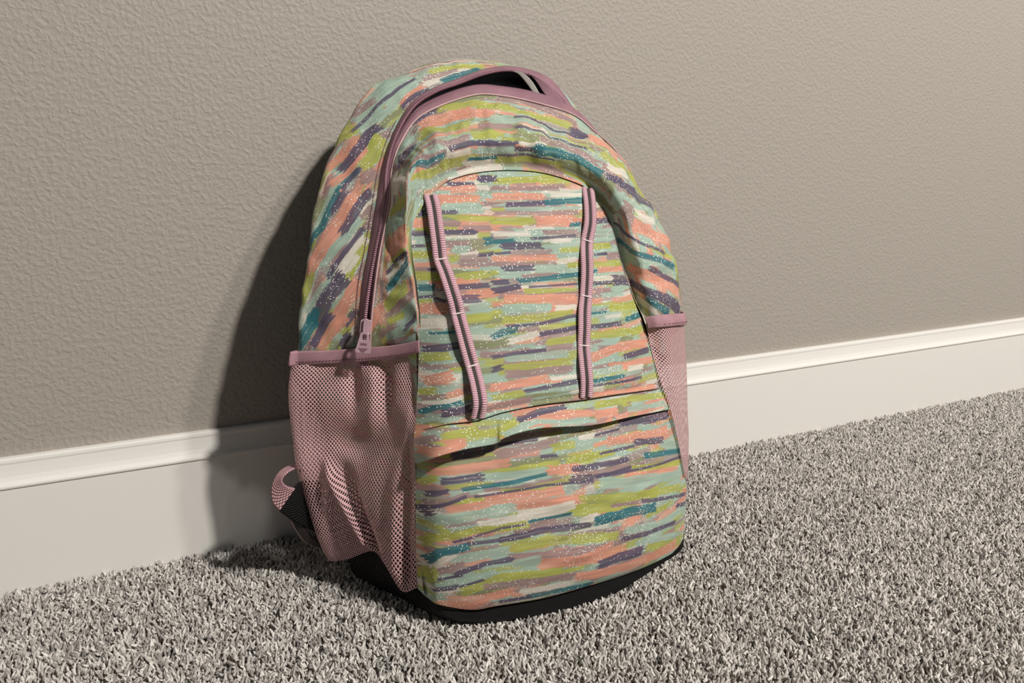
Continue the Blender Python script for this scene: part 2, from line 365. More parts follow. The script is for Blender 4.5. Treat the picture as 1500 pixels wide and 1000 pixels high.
# inner arched panel, its seam line, hem strip, lower pocket
seamL, seamR = (607, 631, -.203), (972, 566, -.185)
seam = pts(seamL, (651, 619, -.201), (694, 613, -.206), (734, 601, -.208), (790, 590, -.209), (849, 583, -.207), (900, 575, -.201), seamR)
armL = pts(seamL, (611, 580, -.195), (613, 530, -.187), (611, 481, -.179), (606, 420, -.173), (598, 366, -.165), (599, 330, -.158))
armR = pts(seamR, (960, 530, -.183), (951, 500, -.178), (930, 440, -.166), (914, 394, -.156), (906, 358, -.150), (897, 325, -.145))
arch = np.array(list(Af[4:15]))
g_inner = coons(seam, arch, armL, armR, 480, 430)
hem_e = pts((609, 680, -.213), (637, 670, -.213), (676, 659, -.219), (724, 650, -.224), (735, 643, -.226), (759, 634, -.226), (792, 627, -.225), (824, 625, -.224), (871, 622, -.219), (921, 611, -.209), (982, 599, -.190))
g_hem = coons(hem_e, seam, pts((609, 680, -.213), (607, 655, -.208), seamL), pts((982, 599, -.190), (978, 583, -.188), seamR), 480, 70)
lowT = pts((608, 645, -.202), (651, 632, -.198), (694, 626, -.201), (734, 616, -.203), (790, 604, -.204), (849, 597, -.202), (900, 590, -.197), (978, 580, -.185))
lowB = pts((612, 862, -.211), (628, 877, -.204), (645, 886, -.211), (691, 893, -.219), (730, 887, -.223), (792, 877, -.227), (842, 864, -.227), (896, 848, -.223), (936, 834, -.217), (965, 821, -.209), (990, 806, -.201), (1001, 788, -.196))
lowLe = pts((612, 862, -.211), (610, 822, -.213), (609, 760, -.214), (608, 700, -.210), (608, 645, -.202))
lowRi = pts((1001, 788, -.196), (1004, 750, -.196), (1005, 711, -.194), (998, 665, -.191), (988, 620, -.188), (978, 580, -.185))
g_low = coons(lowB, lowT, lowLe, lowRi, 500, 320)
def st(g):
    m, n = g.shape[:2]; return np.linspace(0, 1, n)[None, :], np.linspace(0, 1, m)[:, None]
s, t = st(g_low)
bul = (np.clip(s*(1-s)*4, 0, 1)**.8)*(np.clip(t*(1-t)*4, 0, 1)**.7)
g_low[..., 1] -= .013*bul
g_low[..., 1] += .0016*vnoise(s*7+t*2, t*9, 3)*bul + .0010*vnoise(s*16, t*22, 4)*bul
g_low[..., 1] += .009*gauss(s, .03+.10*(.22-t), .014)*sm(t, .24, .02)*sm(t, -.02, .05)      # dart at the lower left corner
s, t = st(g_inner)
g_inner[..., 1] -= .010*np.clip(s*(1-s)*4, 0, 1)**.8*np.clip(t*(1-t)*4, 0, 1)**.7
g_inner[..., 1] += (.0022*vnoise(s*5+3, t*4+s*1.5, 5)+.0011*vnoise(s*11, t*14, 6))*np.clip(t*(1-t)*6, 0, 1)*np.clip(s*(1-s)*6, 0, 1)
g_inner[..., 1] -= .004*gauss(t, .05, .06)*np.clip(s*(1-s)*6, 0, 1)
g_inner[..., 1] -= .0028*gauss(t, 0, .012)*np.clip(s*(1-s)*20, 0, 1)      # seam edge stands proud of the hem strip
s, t = st(g_upper)
edge = np.clip(s*(1-s)*30, 0, 1)*np.clip(t*(1-t)*6, 0, 1)
nu = normals(g_upper); sg = -1 if nu[75, 560, 1] > 0 else 1
g_upper += nu*sg*(edge*(.0018*vnoise(s*40, t*3+s*20, 8)+.0008*vnoise(s*90, t*8, 9)))[..., None]
g_upper += nu*sg*(.0032*gauss(t, 1, .035)*np.clip(s*(1-s)*30, 0, 1))[..., None]   # rolled seam edge over the arched panel
s, t = st(g_gusset); edge = np.clip(s*(1-s)*30, 0, 1)*np.clip((1-t)*4, 0, 1)*np.clip(t*4, 0, 1)
ng = normals(g_gusset); sgg = -1 if ng[95, 180, 0] > 0 else 1
g_gusset += ng*sgg*(edge*(.0016*vnoise(s*30+t*4, t*3, 11)+.0007*vnoise(s*70, t*7, 12)))[..., None]
# fabric coordinates (mm): fronts hang straight, horseshoes follow their length
XZ = lambda g: (g[..., 0]*1000, g[..., 2]*1000)
FAB = dict(low=XZ(g_low), hem=XZ(g_hem), inner=XZ(g_inner), upper=arc(g_upper), gusset=arc(g_gusset))
GRD = dict(low=g_low, hem=g_hem, inner=g_inner, upper=g_upper, gusset=g_gusset)
#ENDGEOMETRY

# ------------------------------------------------------------------ the print
PAL = dict(M=(160, 180, 164), C=(214, 206, 192), L=(170, 172, 86), S=(213, 148, 125), V=(156, 130, 127), P=(93, 83, 103), T=(50, 111, 119), G=(136, 140, 104))
PAL = {k: np.array(srgb(*c)) for k, c in PAL.items()}
STROKES = {}
STROKES['inner'] = [
    ('L',2.9,263.4,341.6,324.5,340.8), ('V',4.2,261.8,335.6,325.1,334.1), ('S',6.3,260.5,329.2,308.1,328.3), ('C',3.8,312.8,329.4,346.3,328.9), ('M',3.7,270.1,319.2,342.9,318.0),
    ('L',2.6,258.2,318.9,269.6,318.8), ('V',4.0,296.0,315.3,339.1,314.7), ('L',6.4,256.4,310.2,293.5,309.5), ('S',9.9,293.0,308.7,337.9,307.2), ('C',4.3,254.4,300.6,286.6,299.7),
    ('M',4.2,287.0,300.9,315.5,300.4), ('V',4.5,298.8,299.9,335.6,299.2), ('M',4.8,297.2,289.1,335.4,288.8), ('L',4.4,312.0,285.4,332.9,285.7), ('V',4.2,250.0,277.8,308.1,275.4),
    ('S',5.5,250.6,282.1,308.7,280.0), ('M',5.0,285.3,273.3,318.1,272.4), ('L',5.2,318.1,273.2,330.4,273.0), ('L',4.3,248.5,271.3,255.1,271.3), ('V',3.3,272.9,267.9,309.2,267.0),
    ('C',2.9,271.0,259.9,296.6,259.1), ('L',4.2,272.6,256.6,322.3,253.8), ('V',4.1,302.7,251.6,324.4,250.7), ('S',7.6,254.7,252.0,320.9,247.7), ('M',7.1,252.1,245.4,295.2,242.9),
    ('S',5.0,295.6,244.5,322.6,242.6), ('L',3.8,243.2,242.9,250.8,242.8), ('P',4.2,270.4,322.2,310.7,323.4), ('T',5.1,306.5,323.4,348.3,324.2), ('P',5.2,356.1,306.9,379.9,305.9),
    ('T',4.3,326.7,305.1,338.9,305.3), ('T',4.7,253.0,294.6,271.9,294.7), ('P',2.5,285.9,295.9,331.7,296.1), ('P',5.9,259.4,291.0,296.7,290.0), ('P',2.1,251.3,285.5,267.3,286.1),
    ('P',5.1,258.2,274.1,285.7,273.3), ('T',4.2,268.8,264.8,298.1,264.8,329.2,265.9), ('P',4.3,247.0,264.3,261.2,264.3), ('P',2.1,277.2,259.6,326.1,258.2), ('P',5.0,246.0,257.9,270.0,260.3),
    ('S',5.4,357.5,312.5,376.3,312.2), ('M',6.7,352.9,297.7,378.8,296.6), ('M',5.2,351.4,292.2,372.4,291.6), ('L',5.4,347.5,286.4,371.0,285.7), ('L',5.4,344.7,272.2,384.1,270.2),
    ('S',5.5,348.7,267.7,385.7,265.1), ('C',5.5,340.9,260.5,368.4,259.6), ('V',6.5,338.6,250.9,359.9,249.6), ('M',4.5,346.9,247.7,374.5,246.0), ('S',5.1,334.1,244.0,345.5,243.2),
    ('L',6.7,353.6,237.6,390.4,234.0), ('P',2.6,347.1,279.8,364.8,279.5), ('T',3.2,342.1,267.0,347.4,266.9), ('P',3.4,340.3,257.4,364.3,256.1), ('P',9.5,364.2,257.3,388.8,254.5),
    ('P',6.3,252.2,342.4,263.9,342.8), ('M',4.5,253.3,346.7,290.5,349.0), ('L',5.7,264.3,340.4,322.7,342.9), ('V',4.4,291.8,334.2,331.4,336.5), ('S',6.9,229.2,342.2,252.8,344.5),
    ('P',4.7,225.9,338.2,248.7,338.2), ('P',6.3,252.2,342.4,268.6,343.1), ('S',6.4,226.0,334.3,247.7,334.8), ('S',9.2,215.6,327.3,250.6,326.9), ('M',6.2,216.8,321.9,250.8,322.3),
    ('L',5.0,226.1,313.4,256.8,311.9), ('V',6.3,215.6,309.6,230.6,309.3), ('S',7.4,191.8,309.6,204.3,310.2), ('V',5.3,231.0,305.6,255.0,304.9), ('C',3.2,215.2,299.7,242.2,299.7),
    ('V',6.5,215.3,294.2,234.4,293.4), ('M',6.1,219.0,289.8,233.7,290.2), ('L',6.1,188.0,286.9,205.6,286.0), ('L',6.7,215.8,282.8,224.2,283.6), ('V',6.6,223.6,279.6,248.9,279.3),
    ('S',4.0,190.4,279.0,205.7,280.0), ('L',5.2,190.6,270.0,206.8,270.8), ('L',6.4,222.1,269.3,247.6,271.1), ('S',7.5,206.0,264.7,228.0,266.1), ('M',5.1,190.0,258.3,203.7,258.7),
    ('C',6.7,203.4,255.8,210.9,256.6), ('L',4.0,190.5,251.6,201.2,252.4), ('S',9.1,190.3,246.2,211.5,246.6), ('M',6.1,225.7,246.1,243.1,248.3), ('C',5.8,192.9,235.9,211.6,237.6),
    ('L',7.1,223.6,238.5,241.4,239.3), ('P',3.7,216.0,317.8,230.4,317.8), ('P',5.9,196.4,317.1,205.4,317.7), ('P',5.1,188.8,302.6,203.8,302.7), ('P',4.9,215.3,302.7,242.0,302.6),
    ('P',2.5,187.7,293.1,200.7,293.3), ('T',7.6,245.9,294.8,254.3,295.6), ('P',3.9,239.6,285.3,252.2,285.6), ('P',2.6,199.5,275.8,205.1,276.0), ('T',5.5,190.2,261.8,204.9,262.8),
    ('P',4.4,221.1,262.3,245.7,262.4), ('P',2.5,190.7,254.8,200.5,255.7,211.0,251.1), ('P',7.1,218.5,253.5,235.4,252.8), ('C',5.8,191.1,233.1,212.0,235.4), ('M',4.8,192.0,223.3,212.6,225.6),
    ('L',7.4,189.7,209.8,208.1,212.9), ('M',5.0,208.1,212.9,218.2,213.6), ('V',4.6,188.9,202.7,217.2,206.3), ('L',3.9,206.6,202.1,217.8,202.5), ('S',8.3,188.4,192.6,208.0,199.1),
    ('L',4.7,186.8,184.5,196.0,187.7), ('M',5.5,196.1,188.4,213.6,191.0), ('V',4.4,186.0,179.9,202.0,183.6), ('S',7.1,202.0,183.6,212.8,186.3), ('C',3.1,185.7,176.2,213.4,182.8),
    ('M',4.5,182.3,162.5,196.5,169.3), ('S',4.0,181.0,157.7,216.6,166.9), ('T',2.4,196.4,227.9,214.0,229.8), ('P',5.9,191.0,216.0,217.6,220.1), ('T',4.2,183.1,168.6,194.1,174.8,211.7,178.8),
    ('P',6.1,195.9,170.5,216.7,174.4), ('S',3.8,244.0,248.4,254.9,248.6), ('M',6.3,252.2,245.0,293.7,242.9), ('C',5.0,299.0,241.4,319.5,240.4), ('L',6.2,250.9,236.2,315.9,236.6),
    ('V',4.2,262.0,227.8,282.3,227.9), ('C',6.2,254.3,220.1,278.9,223.8), ('L',6.7,285.2,216.2,313.8,217.2), ('L',7.0,328.2,217.8,392.4,213.4), ('V',4.6,284.2,212.4,310.0,212.0),
    ('M',6.7,249.0,208.4,303.6,206.5), ('S',8.4,325.2,200.2,361.0,204.8,397.2,201.2), ('S',7.0,342.8,190.1,401.3,186.8), ('L',7.9,245.8,200.6,308.1,199.9), ('V',6.7,247.7,195.9,307.4,194.9),
    ('C',3.7,285.9,189.4,311.3,188.4), ('M',5.2,326.1,188.5,359.7,187.6), ('C',5.2,366.1,185.5,386.8,183.6), ('S',6.2,234.8,187.9,283.9,190.3), ('M',4.6,267.6,182.4,309.4,180.2),
    ('L',5.8,378.1,173.8,406.7,172.6), ('L',5.3,233.1,181.1,260.0,181.7), ('V',5.7,232.8,174.1,266.7,176.2), ('S',4.3,323.8,171.3,401.5,164.2), ('L',7.1,353.3,236.1,393.3,234.4),
    ('P',2.9,253.4,231.5,281.7,231.3,309.4,234.1,317.9,234.0), ('T',2.0,332.0,234.2,349.4,233.8), ('T',4.5,371.0,224.8,395.6,224.8), ('T',5.3,239.6,223.8,249.6,227.8,261.1,228.5), ('P',4.2,280.4,223.4,312.6,225.2,365.1,223.0),
    ('P',3.2,238.1,209.7,255.4,211.1,284.2,211.6), ('P',6.1,362.9,195.7,397.4,195.6), ('P',5.3,237.1,200.1,246.4,202.3), ('T',3.6,324.2,182.4,359.3,181.4), ('P',3.7,261.5,183.0,292.2,184.1,310.6,184.7),
    ('P',2.8,323.5,179.1,382.4,175.4),
]
STROKES['upper'] = [
    ('G',7.2,345.2,92.2,387.1,87.7,408.1,84.3), ('M',6.8,392.6,72.2,416.7,53.0,435.5,27.3), ('V',11.7,405.6,76.6,428.2,66.2,452.2,44.4), ('C',8.1,423.1,59.0,432.9,48.8,442.5,34.8), ('M',12.5,440.9,32.8,451.2,25.7,460.6,22.2),
    ('S',13.3,428.2,68.6,449.2,47.7,468.6,22.9), ('L',5.5,456.5,61.6,467.4,49.8,477.7,31.8), ('V',7.4,462.4,71.0,469.0,62.5,476.3,53.0), ('M',14.8,463.2,90.7,469.0,80.3,475.4,71.4), ('M',7.4,469.0,66.9,481.4,54.0,493.4,32.8),
    ('S',15.0,481.9,86.7,486.0,68.6,507.6,33.8), ('C',12.1,521.0,88.7,524.2,78.4,527.9,69.1), ('P',10.6,374.3,68.1,399.6,52.0,427.1,27.3,434.4,23.5), ('L',13.2,407.7,21.6,416.7,15.7,421.1,17.2), ('P',3.8,420.7,88.7,437.1,79.8,453.2,64.8,470.7,43.3),
    ('T',6.9,446.2,90.7,459.3,78.0,469.0,61.6,486.0,33.8), ('P',5.8,477.2,68.6,492.8,48.8,502.4,29.0), ('P',12.7,500.1,89.4,506.5,74.1,513.0,59.0,526.0,29.9), ('T',9.9,514.9,78.0,520.4,70.1,526.7,55.1), ('V',8.6,241.6,6.5,276.8,0.5,310.0,6.9,334.4,11.2),
    ('L',11.0,240.4,17.7,270.8,18.7,303.1,17.7,327.7,17.7), ('M',13.2,248.2,47.7,289.7,34.8,323.6,37.9), ('S',17.6,239.6,28.2,247.1,30.9,253.9,31.8), ('V',9.0,238.4,52.0,253.1,55.1,269.9,48.8), ('L',6.4,237.6,64.1,249.7,64.8,262.4,63.3),
    ('V',11.0,294.5,63.3,331.7,61.6,357.6,61.6), ('C',3.4,274.2,71.8,287.7,71.0,302.1,68.6), ('M',5.4,236.7,76.2,253.5,78.0,269.4,76.6), ('M',9.9,335.7,10.8,344.7,11.6,352.3,14.8), ('L',5.4,251.2,84.7,288.7,82.3,318.3,82.3),
    ('G',10.5,313.2,80.3,353.2,77.5,385.3,71.8), ('V',6.1,279.2,88.2,296.9,89.4,313.7,88.7), ('C',3.6,243.9,88.2,250.5,88.7,256.6,89.4), ('M',3.6,255.9,90.7,264.5,92.2,274.7,92.2), ('L',12.1,360.0,49.8,375.7,40.1,390.1,27.3),
    ('C',10.6,367.8,59.0,381.6,47.7,393.0,35.8), ('L',12.7,394.6,29.9,405.3,25.7,419.3,16.2), ('S',14.3,345.7,28.2,365.0,26.5,381.1,24.2), ('P',5.3,271.7,31.8,292.6,24.9,311.9,33.8,343.4,27.3), ('P',15.4,326.3,24.9,337.1,21.0,346.1,25.7),
    ('P',9.4,354.5,12.1,370.1,0.0,378.4,0.0), ('P',5.7,270.8,52.0,294.0,50.9,319.6,54.0,345.2,49.8), ('P',4.5,237.2,71.8,255.1,72.6,272.7,72.2), ('P',3.7,269.9,75.8,284.2,75.4,297.8,73.8), ('T',9.3,289.7,75.4,315.5,72.6,338.9,71.0,363.2,70.5),
    ('P',6.1,368.2,69.1,390.5,59.9,409.9,35.8), ('P',1.9,250.5,81.8,277.3,79.8,308.2,79.8), ('T',2.4,236.7,82.3,243.6,82.8,250.1,83.3), ('G',7.4,216.7,0.0,234.2,2.7,257.8,2.7), ('L',9.3,211.2,0.0,231.0,9.5,257.0,19.3),
    ('S',19.8,195.2,9.0,208.1,16.2,233.3,22.2), ('S',15.4,219.1,15.7,234.2,26.5,251.6,30.9), ('L',16.5,190.0,19.3,208.1,36.9,231.0,48.8), ('L',9.2,230.6,64.8,243.2,64.8,255.1,64.8), ('V',7.6,180.5,56.1,206.5,68.6,229.2,66.9),
    ('C',4.0,204.8,76.6,217.6,76.6,229.6,75.8), ('M',3.5,229.6,76.2,242.8,77.1,254.3,78.0), ('V',4.0,167.2,63.3,186.2,73.8,203.2,74.5), ('L',6.1,157.0,75.4,185.2,81.8,221.0,82.8), ('C',3.5,223.0,84.3,239.6,87.2,252.4,88.7),
    ('M',13.2,177.0,6.5,182.4,11.2,188.4,13.4), ('V',7.4,157.4,1.8,163.4,19.3,167.8,45.5), ('C',17.5,145.9,9.9,150.1,40.1,155.6,64.1), ('M',5.6,144.3,72.6,184.0,87.2,215.3,88.7), ('P',7.5,195.2,1.8,209.8,1.3,214.8,3.1),
    ('P',4.0,206.5,73.0,230.1,71.8,254.7,72.6), ('T',4.6,157.4,65.5,182.7,76.6,202.0,75.8), ('T',2.5,226.8,81.3,241.2,82.8,253.5,83.3), ('P',13.2,164.1,12.1,173.3,24.2,183.0,31.8), ('L',10.6,122.8,10.8,129.0,26.5,133.5,61.6),
    ('M',17.3,112.8,0.5,116.9,30.9,121.3,66.9), ('S',21.6,92.5,11.6,99.5,40.1,111.7,86.7), ('L',6.2,85.3,21.0,89.9,42.2,94.8,70.1), ('M',7.7,66.6,17.2,73.7,42.2,80.5,85.7), ('L',15.2,49.4,13.4,58.2,31.8,66.6,58.0),
    ('V',7.9,42.0,14.3,52.2,36.9,62.2,72.2), ('M',10.9,39.2,29.9,46.2,47.7,54.1,72.6), ('S',8.9,45.3,2.7,48.9,6.5,52.7,10.8), ('P',4.6,76.9,14.8,86.5,33.8,92.5,72.2), ('C',4.0,73.7,15.7,80.1,36.9,86.5,69.1),
    ('T',6.9,64.4,14.3,73.7,34.8,87.4,73.0), ('P',5.3,35.7,45.5,40.2,57.1,44.8,71.4), ('S',8.5,28.9,0.9,37.2,4.8,45.3,8.2), ('G',12.7,18.6,1.3,26.5,6.5,34.7,11.6), ('V',6.8,28.9,9.0,33.3,17.7,36.7,29.9),
    ('L',7.0,39.2,17.2,42.0,29.0,45.3,44.4), ('M',13.1,23.5,17.2,35.7,52.0,43.4,69.1), ('V',5.1,21.5,15.7,24.5,33.8,26.5,56.1), ('P',6.3,33.8,46.6,37.7,57.1,42.5,69.1),
]
STROKES['gusset'] = [
    ('M',18.3,215.2,37.7,242.4,53.3,280.0,58.1), ('V',11.5,220.4,32.4,229.0,41.4,239.8,49.0), ('M',10.5,204.7,50.3,232.8,66.6,279.1,63.0), ('L',17.6,198.3,35.8,204.2,39.3,210.6,42.2), ('L',12.3,190.1,27.7,195.9,31.8,200.8,37.7),
    ('S',12.5,177.3,42.9,187.2,48.6,198.8,52.9), ('S',11.2,168.9,34.6,175.9,40.0,183.4,46.0), ('S',8.3,152.2,40.7,165.7,55.5,195.9,58.5), ('G',7.6,212.6,66.2,227.4,69.0,246.9,77.8), ('L',12.5,167.5,64.2,183.9,69.0,206.7,69.4),
    ('V',11.9,157.1,65.8,163.4,69.8,169.8,73.8), ('V',9.4,205.7,71.0,210.1,73.4,214.7,76.2), ('S',5.5,247.9,71.4,271.3,71.0,283.2,69.8), ('C',10.2,282.0,69.0,315.2,68.6,336.8,71.8), ('L',9.9,296.6,58.9,314.5,57.7,355.7,71.0),
    ('V',7.0,286.8,63.4,305.8,65.4,324.6,66.2), ('P',4.2,203.2,43.3,224.1,51.6,251.3,58.9,281.6,58.1), ('P',9.7,166.6,46.0,178.2,52.5,192.5,57.2,206.7,59.3,215.7,65.0), ('P',5.4,243.9,73.4,267.1,74.6,283.6,77.0), ('T',8.9,300.9,73.0,323.9,75.0,346.1,74.2),
    ('T',4.9,146.7,47.7,158.0,53.8,168.5,61.8), ('P',4.1,148.1,52.5,159.4,56.4,169.4,61.8), ('G',12.7,121.7,34.3,131.9,35.2,142.1,36.1), ('M',8.8,107.0,32.4,128.9,41.8,143.0,46.0), ('S',14.2,74.6,33.7,102.3,46.9,123.3,58.1,143.0,62.6),
    ('C',6.4,127.9,69.0,139.7,72.6,150.8,77.4), ('V',5.8,114.5,65.0,125.3,70.2,136.9,75.0), ('M',7.0,82.2,46.5,106.1,61.4,124.3,69.4), ('C',8.3,78.4,65.0,95.6,70.6,110.0,75.8), ('L',5.6,93.5,71.8,98.6,73.8,104.1,75.8),
    ('L',11.1,52.7,30.5,65.3,34.3,78.4,36.8), ('M',8.0,45.8,37.1,58.7,45.6,71.4,53.3), ('S',10.8,34.5,58.5,56.5,69.0,74.6,76.6), ('C',4.3,57.4,61.0,65.8,63.8,74.2,66.6), ('T',7.7,97.8,26.0,115.0,41.1,146.7,49.8),
    ('P',7.0,127.4,48.1,136.9,51.6,147.2,55.1), ('P',8.0,110.5,57.7,123.3,63.0,142.1,68.6,149.9,73.4), ('P',4.9,73.8,52.9,96.0,63.0,116.6,72.2), ('P',15.3,36.6,44.8,58.7,54.6,77.3,65.0), ('T',9.0,34.9,39.3,42.3,42.5,50.1,46.0),
    ('P',7.2,34.5,67.0,41.9,71.4,49.2,75.8), ('C',4.0,34.5,75.4,38.4,77.4,42.3,78.2), ('M',12.3,20.0,34.0,29.6,37.1,39.2,38.7), ('V',6.6,17.0,41.4,24.4,45.6,31.4,49.0), ('S',10.4,17.9,50.3,34.5,61.4,45.8,68.2),
    ('C',4.5,20.9,70.6,27.4,73.0,34.5,75.4), ('T',13.9,17.4,31.5,29.2,37.7,42.3,44.4), ('P',8.4,17.9,44.8,38.8,53.8,45.8,58.5), ('P',6.7,17.4,66.2,24.0,69.0,30.9,71.8),
]
STROKES['hem'] = [
    ('S',5.6,179.5,152.0,185.0,154.8), ('M',4.8,184.6,153.1,195.4,157.5), ('L',4.5,194.9,155.9,220.4,159.0), ('S',6.1,193.1,149.9,207.9,152.1), ('S',3.2,247.9,168.3,312.2,168.7),
    ('L',5.5,324.9,161.9,364.7,159.8,413.6,153.4), ('V',4.1,294.3,159.1,323.6,159.4), ('S',6.3,266.7,161.5,291.5,161.5,321.2,157.0), ('S',8.3,320.6,155.6,349.9,153.3), ('M',3.4,235.5,154.9,266.3,160.6,322.3,151.6),
    ('M',4.9,361.5,152.1,411.5,147.1), ('L',4.0,240.4,160.2,250.2,162.7), ('P',4.2,251.1,162.6,271.5,165.5,296.3,165.5), ('L',3.7,193.6,155.1,227.6,156.6,251.2,161.6), ('V',3.7,180.4,149.2,191.9,154.5),
    ('S',6.0,179.4,142.9,209.7,151.6), ('M',4.6,208.4,148.7,232.3,151.7),
]
STROKES['low'] = [
    ('S',7.5,184.7,126.8,243.5,130.6), ('V',7.3,235.0,136.6,289.7,140.2), ('L',6.5,250.2,124.6,285.9,123.7), ('L',6.5,279.6,135.9,302.8,135.4), ('L',6.3,178.5,116.5,189.6,123.5),
    ('M',6.4,223.1,120.5,274.4,120.9), ('M',5.3,196.2,111.3,222.2,111.5), ('V',5.4,178.9,101.8,210.6,109.8), ('S',9.5,335.5,130.3,414.7,122.3), ('C',2.6,389.1,137.4,420.2,132.2),
    ('M',6.5,404.6,111.5,428.4,107.0), ('V',5.9,298.7,113.0,377.6,103.0), ('S',8.4,274.4,120.5,304.2,116.9), ('L',6.4,298.4,124.6,342.3,121.2), ('S',8.9,348.8,99.6,424.7,86.9),
    ('L',6.1,358.8,104.0,429.7,89.5), ('M',9.8,320.9,101.6,427.7,79.1), ('C',2.7,217.9,108.6,270.6,108.3), ('S',9.5,193.5,98.3,234.7,104.1,287.4,104.1), ('S',8.8,239.5,98.0,305.8,94.5),
    ('L',3.6,194.3,104.3,221.5,105.6), ('L',2.8,235.3,109.6,270.6,108.3), ('M',9.4,184.3,91.4,244.9,96.8), ('C',9.8,246.5,89.5,295.8,89.8), ('L',10.6,296.0,84.7,333.1,79.5,391.7,75.6),
    ('L',7.2,300.4,93.8,426.8,68.0), ('V',4.1,333.1,80.0,377.2,72.1), ('L',7.0,178.9,74.9,213.7,82.1,254.2,81.8), ('C',7.1,300.3,75.6,319.7,75.1), ('M',8.6,211.7,71.9,232.6,72.6),
    ('V',5.6,263.6,67.4,343.0,58.4), ('M',7.5,345.7,55.4,413.6,40.7), ('L',9.2,232.3,63.4,272.0,65.5,340.6,52.3), ('M',8.2,192.0,59.3,240.1,62.7), ('V',7.0,237.6,57.1,313.6,49.5),
    ('M',7.5,361.7,38.7,419.2,23.8), ('L',6.2,177.5,69.7,192.7,83.2), ('C',7.1,177.2,49.0,199.1,65.7), ('V',6.3,178.3,45.6,203.9,56.3), ('L',8.9,178.5,37.6,184.0,50.1),
    ('S',12.4,262.2,47.2,350.0,35.7), ('M',9.0,241.1,50.7,263.6,51.9), ('L',9.3,374.8,29.3,430.6,13.3), ('S',10.2,296.0,27.0,349.3,19.1,421.2,15.1), ('M',7.8,185.1,35.7,227.5,46.3),
    ('L',10.1,202.3,31.4,231.7,41.5,283.7,35.2), ('V',7.9,218.7,34.5,296.0,29.4), ('S',8.2,184.0,20.9,210.0,17.7,223.3,22.0), ('S',8.8,222.8,24.3,243.0,25.2), ('C',6.6,249.1,24.1,297.1,21.8),
    ('M',3.2,317.2,10.5,352.0,8.5), ('P',6.6,199.8,138.0,234.2,140.9), ('P',2.8,238.3,143.2,270.7,143.6), ('P',5.7,190.9,120.1,223.1,121.9), ('P',2.8,269.9,131.1,285.0,129.7),  # first P stroke here is painted shade in the pocket opening below the hem
    ('T',3.6,205.6,113.8,239.6,114.9,274.0,118.1), ('P',4.8,181.6,108.8,196.8,113.4), ('P',3.3,178.4,97.8,208.4,108.7), ('P',8.9,177.1,93.3,184.0,97.4), ('P',2.3,324.0,137.8,351.2,137.5),
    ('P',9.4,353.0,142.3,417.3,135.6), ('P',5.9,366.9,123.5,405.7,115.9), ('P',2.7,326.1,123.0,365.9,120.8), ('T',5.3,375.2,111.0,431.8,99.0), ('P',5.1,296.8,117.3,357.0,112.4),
    ('P',2.7,319.9,107.2,430.3,93.8), ('P',7.4,293.0,110.0,317.2,106.9), ('P',3.7,317.2,107.3,359.1,105.3), ('P',2.3,214.2,107.3,271.1,109.7,294.8,107.6), ('P',3.5,367.9,74.2,435.4,57.8),
    ('T',2.8,254.2,83.7,293.4,82.9), ('P',2.3,195.8,73.3,232.8,81.7,252.0,82.2), ('T',9.7,314.3,71.2,346.4,69.9,387.2,62.9), ('P',4.8,417.8,52.9,435.9,48.5), ('P',6.0,230.4,72.0,264.7,74.4,309.4,70.0),
    ('P',5.0,343.2,48.4,377.3,42.4,417.8,37.9), ('T',7.3,179.4,55.0,187.4,65.1,207.9,69.7), ('P',3.6,207.9,71.5,232.6,72.1), ('P',4.9,197.0,46.5,218.6,54.4,241.4,55.3), ('P',9.4,317.5,31.3,344.4,31.7,371.5,28.1),
    ('P',2.8,185.3,42.1,203.9,46.4), ('P',4.9,183.8,33.3,200.3,36.8), ('P',2.4,200.3,35.9,218.4,40.8), ('T',5.6,253.5,18.3,279.5,17.7,316.1,13.4), ('P',4.2,231.6,17.7,258.0,17.2),
]
